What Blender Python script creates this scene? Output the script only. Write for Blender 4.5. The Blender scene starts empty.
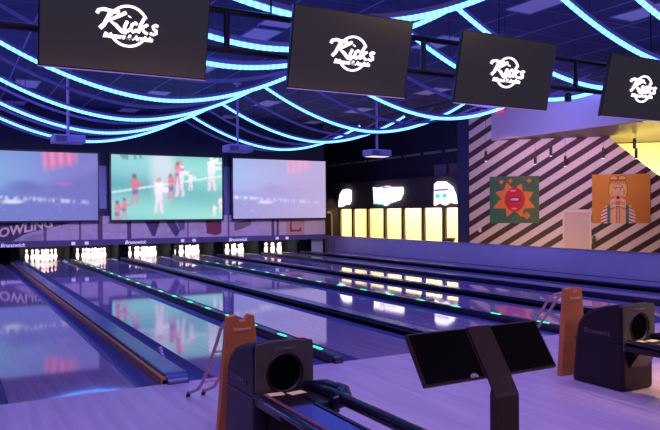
import bpy, bmesh, math, random
from mathutils import Vector, Matrix
random.seed(7)
S = bpy.context.scene
COL = S.collection
PI = math.pi

# ------------------------------------------------------------------ camera
yaw, pitch, roll, fpx = .50333, -.00398, -.00621, 692.7
cd = bpy.data.cameras.new('camera'); cam = bpy.data.objects.new('camera', cd); COL.objects.link(cam)
fw = Vector((math.sin(yaw)*math.cos(pitch), math.cos(yaw)*math.cos(pitch), math.sin(pitch)))
rt = Vector((math.cos(yaw), -math.sin(yaw), 0)); up = rt.cross(fw)
rt2 = rt*math.cos(roll)+up*math.sin(roll); up2 = up*math.cos(roll)-rt*math.sin(roll)
m = Matrix((rt2, up2, -fw)).transposed().to_4x4()
cam.matrix_world = Matrix.Translation((-.426, -6.349, 1.5797)) @ m
cd.sensor_width = 36; cd.lens = fpx/660*36; cd.clip_start = .05; cd.clip_end = 200
S.camera = cam

# ------------------------------------------------------------------ world, lights, exposure
w = bpy.data.worlds.new('world'); S.world = w; w.use_nodes = True
w.node_tree.nodes['Background'].inputs[0].default_value = (.16, .10, .50, 1)
w.node_tree.nodes['Background'].inputs[1].default_value = .35
vs = S.view_settings
vs.view_transform = 'Standard'; vs.look = 'None'; vs.gamma = 1; vs.use_curve_mapping = False
vs.exposure = 0.0

def area(name, loc, target, sx, sy, power, color, spread=PI):
    l = bpy.data.lights.new(name, 'AREA'); l.shape = 'RECTANGLE'; l.size = sx; l.size_y = sy
    l.energy = power; l.color = color; l.spread = spread
    o = bpy.data.objects.new(name, l); COL.objects.link(o); o.location = loc
    o.rotation_euler = (Vector(target)-Vector(loc)).to_track_quat('-Z', 'Y').to_euler()
    return o
def spot(name, loc, target, power, color, deg, blend=.6, radius=.04):
    l = bpy.data.lights.new(name, 'SPOT'); l.energy = power; l.color = color
    l.spot_size = math.radians(deg); l.spot_blend = blend; l.shadow_soft_size = radius
    o = bpy.data.objects.new(name, l); COL.objects.link(o); o.location = loc
    o.rotation_euler = (Vector(target)-Vector(loc)).to_track_quat('-Z', 'Y').to_euler()
    return o
UV = (.36, .27, 1.0)  # violet washes: unseen area lights added for the overall violet ambience
area('violet_wash_behind_bowlers', (3.5, -10.5, 4.6), (5.5, 3, 0), 9, 1.2, 120, UV)
area('violet_wash_left', (-3.7, 9, 3.0), (10, 11, 1.4), 1.6, 13, 780, UV)
area('violet_wash_bulkhead', (8.5, 4.0, 3.0), (16, 9.0, 4.6), .4, 4, 60, (.30, .27, 1.0), math.radians(50))
area('violet_wash_over_approach', (5.0, -2.6, 5.0), (5.0, -2.3, 0), 16, 3.0, 370, (.46, .30, 1.0), math.radians(130))
area('violet_wash_over_lanes', (6.0, 8.6, 5.02), (6.0, 8.6, 0), 13, 15, 640, (.20, .14, 1.0), math.radians(110))  # added fill for the blue of the lanes; narrow spread keeps it unseen
area('wash_on_mural', (6.5, 13.5, 3.2), (6.5, 18, .9), 12, .3, 110, (.62, .48, 1.0), math.radians(80))  # free-floating light added to brighten the mural
area('warm_concourse_light', (9.5, -8.0, 3.6), (8.2, -4.0, 0), 3, 1.0, 70, (1, .62, .26))
spot('warm_floor_fill', (.8, -8.6, 3.6), (.8, -8.9, 0), 900, (1, .66, .34), 75)  # unseen spots added so the televisions mirror a warm floor
spot('warm_floor_fill', (4.4, -9.2, 3.6), (4.4, -9.4, 0), 900, (1, .66, .34), 75)
spot('warm_floor_fill', (8.8, -8.8, 3.6), (8.8, -9.0, 0), 700, (1, .66, .34), 75)
spot('door_fill_spot', (14.6, 22.6, 2.6), (16, 23.8, .9), 60, (1, .75, .4), 70)  # unseen spot added to brighten the door at the far end
spot('warm_spot_side', (8.6, -2.7, 4.3), (5.75, -2.75, 0), 1100, (1, .55, .16), 26, .7)
spot('warm_spot_right', (6.6, -5.0, 4.4), (5.35, -2.8, 0), 600, (1, .58, .18), 30, .9)
area('kitchen_light', (17.2, 18.6, 3.3), (17.4, 18.6, 0), 9, 1.6, 900, (1, .86, .48))
area('warm_wall_washer', (14.9, 8.0, -.2), (18.2, 10.6, 1.6), 3.4, .3, 85, (1, .62, .26))
area('pink_wall_washer', (17.0, 9.3, 3.95), (17.9, 10.2, 1.2), 5.0, .25, 30, (1, .52, .52))
area('stair_light', (20.0, 8.5, 1.0), (21.6, 10.2, 2.5), 3.0, .6, 150, (1, .86, .40), math.radians(80))

# ------------------------------------------------------------------ materials
MATS = {}
def mat(name, color=(.5,.5,.5), rough=.5, metal=0, emit=None, es=0, ior=1.5, coat=0, bump=0, bscale=30, var=0, vscale=6):
    if name in MATS: return MATS[name]
    M = bpy.data.materials.new(name); M.use_nodes = True; MATS[name] = M
    nt = M.node_tree; b = nt.nodes['Principled BSDF']
    b.inputs['Base Color'].default_value = (*color, 1); b.inputs['Roughness'].default_value = rough
    b.inputs['Metallic'].default_value = metal; b.inputs['IOR'].default_value = ior
    b.inputs['Coat Weight'].default_value = coat
    if emit:
        b.inputs['Emission Color'].default_value = (*emit, 1); b.inputs['Emission Strength'].default_value = es
    tc = nt.nodes.new('ShaderNodeTexCoord')
    if var:
        n = nt.nodes.new('ShaderNodeTexNoise'); n.inputs['Scale'].default_value = vscale; n.inputs['Detail'].default_value = 4
        nt.links.new(tc.outputs['Object'], n.inputs['Vector'])
        r = nt.nodes.new('ShaderNodeValToRGB')
        r.color_ramp.elements[0].position = .3; r.color_ramp.elements[1].position = .7
        r.color_ramp.elements[0].color = (*[c*(1-var) for c in color], 1)
        r.color_ramp.elements[1].color = (*[min(1, c*(1+var)) for c in color], 1)
        nt.links.new(n.outputs['Fac'], r.inputs['Fac']); nt.links.new(r.outputs['Color'], b.inputs['Base Color'])
    if bump:
        n = nt.nodes.new('ShaderNodeTexNoise'); n.inputs['Scale'].default_value = bscale
        nt.links.new(tc.outputs['Object'], n.inputs['Vector'])
        bp = nt.nodes.new('ShaderNodeBump'); bp.inputs['Strength'].default_value = bump; bp.inputs['Distance'].default_value = .01
        nt.links.new(n.outputs['Fac'], bp.inputs['Height']); nt.links.new(bp.outputs['Normal'], b.inputs['Normal'])
    return M
def math_node(nt, op, a, b=None, c=None):
    n = nt.nodes.new('ShaderNodeMath'); n.operation = op
    for i, v in enumerate((a, b, c)):
        if v is None: continue
        if isinstance(v, (int, float)): n.inputs[i].default_value = v
        else: nt.links.new(v, n.inputs[i])
    return n.outputs[0]

def board_mat(name, c1, c2, rough, ior, axis_scale=(26, .6, 1)):
    """narrow boards running along Y"""
    M = mat(name, c1, rough, ior=ior); nt = M.node_tree; b = nt.nodes['Principled BSDF']
    tc = nt.nodes.new('ShaderNodeTexCoord'); mp = nt.nodes.new('ShaderNodeMapping'); mp.inputs['Scale'].default_value = axis_scale
    nt.links.new(tc.outputs['Object'], mp.inputs['Vector'])
    n = nt.nodes.new('ShaderNodeTexNoise'); n.inputs['Scale'].default_value = 1; n.inputs['Detail'].default_value = 3
    nt.links.new(mp.outputs['Vector'], n.inputs['Vector'])
    r = nt.nodes.new('ShaderNodeValToRGB'); r.color_ramp.elements[0].position = .35; r.color_ramp.elements[1].position = .65
    r.color_ramp.elements[0].color = (*c1, 1); r.color_ramp.elements[1].color = (*c2, 1)
    nt.links.new(n.outputs['Fac'], r.inputs['Fac']); nt.links.new(r.outputs['Color'], b.inputs['Base Color'])
    return M
M_lane = board_mat('lane_laminate', (.26, .22, .30), (.34, .29, .38), .045, 1.75)
M_appr = board_mat('approach_laminate', (.42, .36, .42), (.54, .46, .52), .34, 1.45, (14, .8, 1))
M_gut = mat('gutter_plastic', (.06, .08, .24), .3)
M_cap = mat('divider_cap', (.05, .08, .22), .25, ior=1.6)
M_capdark = mat('divider_side', (.012, .012, .03), .3)
M_orange = mat('orange_wood_edge', (.50, .24, .04), .4, var=.2)
M_brown = mat('brown_wood_edge', (.10, .035, .012), .4)
M_black = mat('black_plastic', (.010, .008, .008), .34)
M_blackm = mat('black_matte', (.015, .013, .016), .6)
M_kick = mat('kickback_black', (.004, .005, .005), .9, ior=1.15)
M_wallw = mat('painted_white_wall', (.62, .54, .66), .6, var=.04, vscale=1.2)
M_wallb = mat('dark_blue_wall', (.022, .022, .07), .7, var=.1)
M_wallp = mat('dark_purple_fascia', (.075, .05, .09), .7, var=.08)
M_ceil = None
M_rib = mat('rib_lavender_metal', (.24, .20, .46), .5)
M_pole = mat('pole_lavender', (.45, .38, .62), .4)
M_white = mat('white_gloss', (.85, .83, .80), .25)
M_red = mat('pin_red', (.75, .02, .02), .3)
M_panel = mat('unlit_light_diffuser', (.80, .72, .92), .5)
M_green = mat('green_led', (0, .3, .1), .3, emit=(.02, 1, .35), es=2.5)
M_cream = mat('cream_wall', (.86, .78, .55), .6, var=.03)
M_frame = mat('bronze_frame', (.16, .10, .06), .45)
M_signw = mat('lit_sign_white', (.9,.9,.9), .4, emit=(1, .95, 1), es=2.2)
M_teal = mat('lit_sign_teal', (.1,.6,.5), .4, emit=(.1, .75, .6), es=1.0)
M_magenta = mat('lit_sign_violet', (.4,.1,.4), .4, emit=(.25, .10, .30), es=.6)
M_soffit = board_mat('brown_soffit_planks', (.035, .018, .008), (.09, .05, .02), .35, 1.5, (.6, 9, 1))
M_yellow = mat('yellow_wall', (.95, .80, .35), .6, var=.05, vscale=2)
M_olive = mat('hood_face', (.10, .095, .055), .45)
M_purple = mat('hood_shell', (.014, .004, .006), .42, ior=1.4)
M_board = mat('orange_plywood', (.62, .21, .04), .45, var=.15, vscale=4)
M_tube = mat('pink_tube_steel', (.62, .36, .36), .35, metal=.3)
M_card = mat('beige_card', (.92, .80, .24), .6)
M_console = mat('console_brown_metal', (.075, .045, .022), .42)
M_glass = mat('black_glass', (.008, .008, .004), .25, ior=1.3)
M_rail = mat('rack_rail_black', (.01, .01, .018), .2)
M_pad = mat('rack_shelf_blue', (.06, .09, .30), .25)
M_logo = mat('logo_glow', (1, 1, 1), .4, emit=(1, .88, 1), es=1.8)
M_text = mat('pale_lettering', (.75, .7, .85), .5)
M_textw = mat('lit_lettering', (.75, .7, .85), .5, emit=(.8, .75, 1), es=.35)
M_tan = mat('tan_lettering', (.80, .58, .42), .5)
M_tv = mat('tv_glass', (.012, .011, .012), .16, ior=2.2, emit=(.05, .045, .065), es=.40)  # faint even glow added to make up for weak reflections
M_tvf = mat('tv_bezel', (.01, .01, .012), .35)
M_silver = mat('silver_trim', (.9, .85, .9), .3)
M_proj = mat('projector_shell', (.42, .38, .62), .45)
M_carpet = mat('concourse_carpet', (.22, .17, .13), .9, var=.2)
M_redl = mat('exit_red', (.5, .02, .05), .4, emit=(1, .02, .08), es=.9)
M_dot = mat('small_lamp', (1,1,1), .4, emit=(.8, .85, 1), es=3)
M_basket = mat('wicker', (.35, .2, .08), .7)
M_pinkw = mat('pinkish_door', (.62, .46, .42), .5)
M_grey = mat('grey_channel', (.30, .28, .33), .5)
M_deck = mat('pin_deck', (.10, .06, .045), .15)
M_curtain = mat('pit_curtain', (.006, .005, .005), .9, ior=1.15)

# ------------------------------------------------------------------ helpers
def tag(o, label=None, cat=None, group=None, kind=None):
    if label: o['label'] = label
    if cat: o['category'] = cat
    if group: o['group'] = group
    if kind: o['kind'] = kind
    return o
def empty(name, loc=(0,0,0), rz=0):
    o = bpy.data.objects.new(name, None); COL.objects.link(o); o.location = loc; o.rotation_euler.z = rz
    o.empty_display_size = .1
    return o
def copy_tree(o, parent=None):
    c = o.copy(); COL.objects.link(c)
    if parent: c.parent = parent
    for ch in list(o.children): copy_tree(ch, c)
    return c
class MB:
    def __init__(s): s.bm = bmesh.new(); s.mi = 0
    def _m(s, n0):
        s.bm.faces.ensure_lookup_table()
        for f in s.bm.faces[n0:]: f.material_index = s.mi
    def box(s, x0, x1, y0, y1, z0, z1, mi=0, rot=None):
        n0 = len(s.bm.faces); s.mi = mi
        v = [s.bm.verts.new((x, y, z)) for x in (x0, x1) for y in (y0, y1) for z in (z0, z1)]
        for q in ((0,1,3,2),(4,6,7,5),(0,4,5,1),(2,3,7,6),(0,2,6,4),(1,5,7,3)): s.bm.faces.new([v[i] for i in q])
        if rot: bmesh.ops.transform(s.bm, matrix=rot, verts=v)
        s._m(n0); return s
    def prism(s, pts, axis, a, b, mi=0):
        """polygon pts extruded along axis from a to b; pts are the other two coordinates in order"""
        n0 = len(s.bm.faces); s.mi = mi
        def P(p, t):
            if axis == 0: return (t, p[0], p[1])
            if axis == 1: return (p[0], t, p[1])
            return (p[0], p[1], t)
        A = [s.bm.verts.new(P(p, a)) for p in pts]; B = [s.bm.verts.new(P(p, b)) for p in pts]
        s.bm.faces.new(A); s.bm.faces.new(B[::-1]); n = len(pts)
        for i in range(n): s.bm.faces.new((A[i], B[i], B[(i+1)%n], A[(i+1)%n]))
        s._m(n0); return s
    def tube(s, pts, r, seg=8, mi=0, closed=False, flat=1.0):
        n0 = len(s.bm.faces); s.mi = mi
        P = [Vector(p) for p in pts]; rings = []; n = len(P); prev = None
        for i, p in enumerate(P):
            if closed: t = (P[(i+1)%n]-P[i-1]).normalized()
            else: t = (P[min(i+1, n-1)]-P[max(i-1, 0)]).normalized()
            if prev is None:
                ref = Vector((0,0,1)) if abs(t.z) < .9 else Vector((0,1,0))
                a = t.cross(ref).normalized()
            else: a = (prev - t*prev.dot(t)).normalized()
            prev = a; b = t.cross(a)
            rr = r[i] if isinstance(r, (list, tuple)) else r
            rings.append([s.bm.verts.new(p + (a*math.cos(2*PI*k/seg) + b*math.sin(2*PI*k/seg)*flat)*rr) for k in range(seg)])
        for i in range(n if closed else n-1):
            A, B = rings[i], rings[(i+1)%n]
            for k in range(seg): s.bm.faces.new((A[k], A[(k+1)%seg], B[(k+1)%seg], B[k]))
        if not closed: s.bm.faces.new(rings[0][::-1]); s.bm.faces.new(rings[-1])
        s._m(n0); return s
    def lathe(s, prof, cx=0, cy=0, z0=0, seg=14, mi=0, mif=None):
        n0 = len(s.bm.faces)
        R = [[s.bm.verts.new((cx+r*math.cos(2*PI*k/seg), cy+r*math.sin(2*PI*k/seg), z0+z)) for k in range(seg)] for r, z in prof]
        for i in range(len(R)-1):
            for k in range(seg):
                f = s.bm.faces.new((R[i][k], R[i][(k+1)%seg], R[i+1][(k+1)%seg], R[i+1][k]))
                f.material_index = mif(i) if mif else mi; f.smooth = True
        f = s.bm.faces.new(R[0][::-1]); f.material_index = mi; f = s.bm.faces.new(R[-1]); f.material_index = mi
        return s
    def build(s, name, mats, parent=None, smooth=False, bevel=0, loc=None, rot=None):
        me = bpy.data.meshes.new(name)
        bmesh.ops.recalc_face_normals(s.bm, faces=s.bm.faces)
        if smooth:
            for f in s.bm.faces: f.smooth = True
        s.bm.to_mesh(me); s.bm.free()
        for mm in (mats if isinstance(mats, (list, tuple)) else [mats]): me.materials.append(mm)
        o = bpy.data.objects.new(name, me); COL.objects.link(o)
        if parent: o.parent = parent
        if loc: o.location = loc
        if rot: o.rotation_euler = rot
        if bevel:
            b = o.modifiers.new('bevel', 'BEVEL'); b.width = bevel; b.segments = 2; b.limit_method = 'ANGLE'
        return o
def box(name, M, x0, x1, y0, y1, z0, z1, parent=None, bevel=0):
    return MB().box(x0, x1, y0, y1, z0, z1).build(name, M, parent, bevel=bevel)
def text(name, body, size, M, loc, rot, parent=None, shear=0, offset=0, align='CENTER', depth=.002, xs=1):
    c = bpy.data.curves.new(name, 'FONT'); c.body = body; c.size = size; c.shear = shear; c.offset = offset
    c.align_x = align; c.align_y = 'CENTER'; c.extrude = depth; c.resolution_u = 3
    t = bpy.data.objects.new(name, c); COL.objects.link(t)
    me = bpy.data.meshes.new_from_object(t); me.name = name
    bpy.data.objects.remove(t); bpy.data.curves.remove(c)
    me.materials.clear(); me.materials.append(M)
    o = bpy.data.objects.new(name, me); COL.objects.link(o); o.location = loc; o.rotation_euler = rot; o.scale = (xs, 1, 1)
    if parent: o.parent = parent
    return o

def picture(name, w, h, nx, ny, fn, parent, loc, rot=(PI/2, 0, 0), emit=0, rough=.6, thick=0):
    """flat printed or glowing picture; fn(u, v) gives linear rgb, u and v from 0 to 1, v upward"""
    me = bpy.data.meshes.new(name)
    V = [((i/nx-.5)*w, (j/ny-.5)*h, 0) for j in range(ny+1) for i in range(nx+1)]
    F = [(j*(nx+1)+i, j*(nx+1)+i+1, (j+1)*(nx+1)+i+1, (j+1)*(nx+1)+i) for j in range(ny) for i in range(nx)]
    me.from_pydata(V, [], F)
    at = me.color_attributes.new('print', 'FLOAT_COLOR', 'POINT')
    buf = []
    for j in range(ny+1):
        for i in range(nx+1):
            c = fn(i/nx, j/ny)
            if emit:
                q = [fn(min(1, max(0, (i+a)/nx)), min(1, max(0, (j+b)/ny))) for a in (-.9, 0, .9) for b in (-.9, 0, .9)]
                c = [sum(z[k] for z in q)/9 for k in range(3)]
            buf += [c[0], c[1], c[2], 1]
    at.data.foreach_set('color', buf)
    M = bpy.data.materials.new(name+'_print'); M.use_nodes = True; nt = M.node_tree; b = nt.nodes['Principled BSDF']
    a = nt.nodes.new('ShaderNodeAttribute'); a.attribute_name = 'print'
    b.inputs['Roughness'].default_value = rough
    if emit:
        b.inputs['Base Color'].default_value = (.02,.02,.02,1)
        nt.links.new(a.outputs['Color'], b.inputs['Emission Color']); b.inputs['Emission Strength'].default_value = emit
    else: nt.links.new(a.outputs['Color'], b.inputs['Base Color'])
    me.materials.append(M)
    o = bpy.data.objects.new(name, me); COL.objects.link(o); o.location = loc; o.rotation_euler = rot
    if parent: o.parent = parent
    return o
def lin(r, g, b):
    f = lambda c: (c/255/12.92 if c <= 10 else ((c/255+.055)/1.055)**2.4)
    return (f(r), f(g), f(b))
def mix(a, b, t): t = max(0, min(1, t)); return tuple(x+(y-x)*t for x, y in zip(a, b))
def inpoly(u, v, P):
    c = False; n = len(P); j = n-1
    for i in range(n):
        if (P[i][1] > v) != (P[j][1] > v) and u < (P[j][0]-P[i][0])*(v-P[i][1])/(P[j][1]-P[i][1])+P[i][0]: c = not c
        j = i
    return c
def blob(u, v, cx, cy, rx, ry, soft=.25):
    d = math.hypot((u-cx)/rx, (v-cy)/ry); return max(0, min(1, (1-d)/soft+.5))
def rnoise(x, y, s=0):
    def h(i, j): return (math.sin(i*127.1+j*311.7+s*74.7)*43758.5453) % 1
    i, j = math.floor(x), math.floor(y); fx, fy = x-i, y-j; fx = fx*fx*(3-2*fx); fy = fy*fy*(3-2*fy)
    return (h(i,j)*(1-fx)+h(i+1,j)*fx)*(1-fy)+(h(i,j+1)*(1-fx)+h(i+1,j+1)*fx)*fy

# ------------------------------------------------------------------ the setting
CEIL = 5.1
tag(box('floor', M_appr, -4, 13.4, -5.6, 0, -.12, 0), kind='structure')
tag(box('floor_concourse', M_carpet, -4, 26, -12, -5.6, -.12, 0), kind='structure')
tag(box('floor_lower', M_carpet, 13.56, 26, -5.6, 25, -.62, -.5), kind='structure')
tag(box('floor_behind_lanes', M_kick, -4, 13.56, 19.6, 25, -.62, -.5), kind='structure')
tag(box('floor_under_lanes', M_kick, -4, 13.4, 0, 19.6, -.3, -.16), kind='structure')

# ceiling with a lay-in grid
Mc = mat('ceiling_tiles', (.12, .11, .22), .75); nt = Mc.node_tree; b = nt.nodes['Principled BSDF']
tc = nt.nodes.new('ShaderNodeTexCoord'); sx = nt.nodes.new('ShaderNodeSeparateXYZ'); nt.links.new(tc.outputs['Object'], sx.inputs[0])
def gridline(axis, off, period, wd):
    a = math_node(nt, 'ADD', sx.outputs[axis], off); a = math_node(nt, 'DIVIDE', a, period); a = math_node(nt, 'FRACT', a)
    return math_node(nt, 'LESS_THAN', a, wd/period)
gx = gridline(0, 100*.62-.97+.0, .62*2, .035); gy = gridline(1, 100.0, 1.22, .03)
gy = math_node(nt, 'MULTIPLY', gy, .4)
g = math_node(nt, 'MAXIMUM', gx, gy)
mx = nt.nodes.new('ShaderNodeMix'); mx.data_type = 'RGBA'
mx.inputs['A'].default_value = (.03, .028, .15, 1); mx.inputs['B'].default_value = (.30, .25, .62, 1)
nt.links.new(g, mx.inputs['Factor']); nt.links.new(mx.outputs['Result'], b.inputs['Base Color'])
tag(box('ceiling', Mc, -4, 26, -12, 25, CEIL, CEIL+.15), kind='structure')

tag(box('wall_left', M_wallb, -4.15, -4, -12, 25, -.6, CEIL), kind='structure')
tag(box('wall_back', mat('back_wall_paint', (.10, .08, .14), .7, var=.3, vscale=1.0), -4, 26, -12.15, -12, -.6, CEIL), kind='structure')
tag(box('wall_right', M_wallb, 26, 26.15, -12, 25, -.6, CEIL), kind='structure')
tag(box('wall_far', M_wallb, -4, 26, 25, 25.15, -.6, CEIL), kind='structure')
# wall over the pinsetters that carries the projection screens
tag(box('wall_above_pinsetters', M_wallb, -4, 12.72, 18.0, 18.12, 1.42, CEIL), kind='structure')
tag(box('wall_lane_side', M_wallw, 13.4, 13.55, -.6, 18.8, -.62, .60), kind='structure')
box_trim = tag(box('trim_1', mat('wall_cap_trim', (.34, .31, .44), .4), 13.385, 13.565, -.6, 18.8, .60, .615), kind='structure')
# wall end, pale return beside the pinsetters
tag(box('wall_return', M_wallw, 13.38, 13.56, 18.8, 19.7, -.5, .60), kind='structure')
tag(box('column_1', mat('column_blue', (.04, .04, .15), .6), 15.45, 16.0, 12.45, 13.06, -.5, CEIL), kind='structure')

# striped wall: runs at 45 degrees; local x along the wall from the column, local z up
Ms = mat('striped_wall', (.5,.4,.4), .55); nt = Ms.node_tree; b = nt.nodes['Principled BSDF']
tc = nt.nodes.new('ShaderNodeTexCoord'); sx = nt.nodes.new('ShaderNodeSeparateXYZ'); nt.links.new(tc.outputs['Object'], sx.inputs[0])
a = math_node(nt, 'MULTIPLY', sx.outputs[0], -math.tan(math.radians(33.0)))
a = math_node(nt, 'ADD', sx.outputs[2], a); a = math_node(nt, 'ADD', a, 50*.478-.05); a = math_node(nt, 'DIVIDE', a, .478); a = math_node(nt, 'FRACT', a)
a = math_node(nt, 'LESS_THAN', a, .46)
mx = nt.nodes.new('ShaderNodeMix'); mx.data_type = 'RGBA'
mx.inputs['A'].default_value = (.72, .60, .56, 1); mx.inputs['B'].default_value = (.045, .012, .012, 1)
nt.links.new(a, mx.inputs['Factor']); nt.links.new(mx.outputs['Result'], b.inputs['Base Color'])
W45 = -PI/4; O45 = Vector((15.46, 12.44, 0))
def w45(s, z, d=0):
    """point on the striped wall: s along it, d in front of it (towards the lanes)"""
    return O45 + Vector((s*.70711, -s*.70711, z)) + Vector((-.70711, -.70711, 0))*d
sw = MB().prism([(0, -.5), (7.6, -.5), (7.6, 1.4), (4.57, 3.95), (4.57, CEIL), (0, CEIL)], 1, 0, .15).build('wall_striped', Ms)
sw.location = O45; sw.rotation_euler.z = W45; tag(sw, kind='structure')
# raised bulkhead and plank soffit above the striped wall
tag(box('wall_bulkhead', mat('bulkhead_paint', (.66, .56, .70), .6, var=.03), 16.0, 16.12, -5, 12.17, 4.01, 4.98), kind='structure')
so = MB().prism([(16.12, 13.0), (16.12, -5), (26, -5), (26, 5.5), (18.2, 13.3)], 2, 4.02, 4.12).build('ceiling_soffit', M_soffit); tag(so, kind='structure')
yw = MB().prism([(0, -.5), (10.5, -.5), (10.5, 4.0), (0, 4.0)], 1, 0, .12).build('wall_yellow', M_yellow)
yw.location = (18.2, 13.2, 0); yw.rotation_euler.z = W45; tag(yw, kind='structure')
# kitchen beyond the serving windows
X0 = 16.0
tag(box('wall_serving_top', M_wallp, X0, X0+.15, 13.06, 25, 1.76, 2.95), kind='structure')
tag(box('wall_serving_upper', M_wallb, X0+.1, X0+.2, 13.06, 25, 2.95, CEIL), kind='structure')
tag(box('wall_serving_bottom', M_frame, X0, X0+.15, 13.06, 25, -.5, .36), kind='structure')
Mk = mat('kitchen_wall_panelling', (.86, .78, .55), .6); nt = Mk.node_tree; b = nt.nodes['Principled BSDF']
tc = nt.nodes.new('ShaderNodeTexCoord'); sx = nt.nodes.new('ShaderNodeSeparateXYZ'); nt.links.new(tc.outputs['Object'], sx.inputs[0])
a = math_node(nt, 'DIVIDE', sx.outputs[1], .28); a = math_node(nt, 'ADD', a, 50); a = math_node(nt, 'FRACT', a); a = math_node(nt, 'LESS_THAN', a, .1)
mx = nt.nodes.new('ShaderNodeMix'); mx.data_type = 'RGBA'
mx.inputs['A'].default_value = (.88, .80, .56, 1); mx.inputs['B'].default_value = (.72, .62, .40, 1)
nt.links.new(a, mx.inputs['Factor']); nt.links.new(mx.outputs['Result'], b.inputs['Base Color'])
tag(box('wall_kitchen_back', Mk, 18.4, 18.55, 13.3, 24.4, -.5, 3.6), kind='structure')
tag(box('wall_kitchen_end', M_cream, X0+.2, 18.4, 13.2, 13.3, -.5, 3.6), kind='structure')
tag(box('wall_kitchen_far', M_cream, X0+.2, 18.4, 24.3, 24.4, -.5, 3.6), kind='structure')
tag(box('ceiling_kitchen', M_cream, X0+.2, 18.55, 13.2, 24.4, 3.6, 3.7), kind='structure')
ys = [22.60, 21.36, 20.04, 18.66, 17.31, 15.92, 14.60, 13.25]
Mgl = mat('window_glass', (1, 1, 1), .02); Mgl.node_tree.nodes['Principled BSDF'].inputs['Transmission Weight'].default_value = 1
Mgl.node_tree.nodes['Principled BSDF'].inputs['IOR'].default_value = 1.05
for i in range(7):
    a, b_ = ys[i+1], ys[i]
    wn = empty('window_%d' % (i+1), (X0+.07, (a+b_)/2, .36)); tag(wn, kind='structure')
    h = (b_-a)/2; fr = MB()
    fr.box(-.05, .05, -h, -h+.09, 0, 1.40).box(-.05, .05, h-.09, h, 0, 1.40).box(-.05, .05, -h+.09, h-.09, 0, .06).box(-.05, .05, -h+.09, h-.09, 1.36, 1.40)
    fr.build('window_frame', M_frame, wn)
    MB().box(-.006, .006, -h+.09, h-.09, .06, 1.36).build('pane', Mgl, wn)
tag(box('wall_beside_windows', mat('brown_side_wall', (.20, .13, .10), .6), X0, X0+.15, 22.60, 25, .36, 1.76), kind='structure')
# white door casing at the far end
dn = empty('door_1', (0, 0, 0)); tag(dn, kind='structure')
MB().box(X0-.04, X0, 23.95, 24.05, -.5, 1.62).box(X0-.04, X0, 23.2, 23.3, -.5, 1.62).box(X0-.04, X0, 23.2, 24.05, 1.52, 1.64).build('door_frame', M_cream, dn)
box('door_leaf', mat('door_brown', (.12, .06, .03), .5), X0-.02, X0-.001, 23.3, 23.95, -.5, 1.52, dn)
# pale door in the striped wall
d2 = empty('door_2', w45(3.13, -.5, .0), W45); tag(d2, kind='structure')
MB().box(0, .80, -.05, -.002, 0, 2.03).build('door_leaf', M_pinkw, d2)
MB().box(-.05, 0, -.07, -.002, 0, 2.08).box(.80, .85, -.07, -.002, 0, 2.08).box(0, .80, -.09, -.002, 2.03, 2.12).build('door_frame', mat('door_casing', (.78, .62, .55), .5), d2)

# ------------------------------------------------------------------ lanes, gutters and dividers
LX = [-1.63, 0, 1.8, 3.43, 5.23, 6.86, 8.66, 10.29, 12.09]     # left edges
names = ['lane at the far left edge of the hall, mostly outside the photo',
 'glossy lane at the left edge whose surface mirrors a red patch of screen',
 'glossy lane mirroring the bright green sports picture, leftmost rack of pins in view',
 'glossy lane right of the first green-lit divider, second rack of pins from the left',
 'glossy lane with the third rack of pins from the left at its end',
 'glossy lane with the fourth rack of pins from the left at its end',
 'glossy lane mirroring the cream windows, fifth rack of pins from the left at its end',
 'glossy lane with the rightmost lit rack of pins at its end',
 'empty lane without pins running along the low violet wall']
for i, x in enumerate(LX):
    L = empty('bowling_lane', (x, 0, 0)); tag(L, names[i], 'bowling lane', 'bowling lanes')
    box('lane_surface', M_lane, 0, 1.06, 0, 18.0, -.05, 0, L)
    box('pin_deck', M_deck, 0, 1.06, 18.0, 19.25, -.05, 0, L)
    for s, g0 in ((0, -.218), (1, 1.062)):
        pts = [(g0+.216*k/8, -.02-.085*math.sin(PI*k/8)) for k in range(9)]
        pts += [(g0+.216, -.15), (g0, -.15)]
        MB().prism(pts, 1, 0, 19.3).build('gutter', M_gut, L)

def rounded_cap(x0, x1, y0, y1, z0, z1, nose):
    """profile along y with a rounded nose toward the bowlers, extruded across x"""
    pts = [(y1, z0), (y1, z1)]
    for k in range(7):
        a = PI/2*k/6; pts.append((y0+nose-nose*math.sin(a), z1-(z1-z0)*(1-math.cos(a))*.9))
    pts.append((y0, z0))
    return MB().prism(pts, 0, x0, x1)
wide = [1.295, 4.725, 8.155, 11.585]
wl = ['wide blue ball-return divider with an orange edge, nearest on the left',
      'wide dark ball-return divider lined up with the right-hand ball return',
      'wide dark ball-return divider, third from the left',
      'wide dark ball-return divider nearest the low violet wall']
for i, x in enumerate(wide):
    D = empty('lane_divider', (x, 0, 0)); tag(D, wl[i], 'lane divider', 'wide lane dividers')
    MB().box(.0, .27, .06, 17.9, -.15, .035).build('divider_body', M_capdark, D)
    rounded_cap(.035, .235, -.06, 17.9, .0, .085, .16).build('cover', M_cap, D, bevel=.018)
    MB().box(-.013, .034, .0, 17.9, .036 if i == 0 else -.03, .060).box(-.013, -.001, .0, 17.9, -.05, .036).build('edge_strip', M_orange if i == 0 else M_capdark, D)
    MB().tube([(.035, .05, .072), (.035, 17.9, .072)], .013, 6).tube([(.235, .05, .072), (.235, 17.9, .072)], .013, 6).build('rail', M_capdark, D)
    if i == 0:
        text('lettering', 'Brunswick', .07, M_text, (.262, .95, .05), (0, -.7, PI/2), D, shear=.2)
narrow = [-.335, 3.09, 6.52, 9.95]
nl = ['narrow black divider at the bottom left corner of the photo',
      'narrow divider with green lights ending behind the left ball return',
      'narrow divider with green lights running behind the scoring console',
      'narrow dark divider between the fifth and the last rack of pins']
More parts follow.
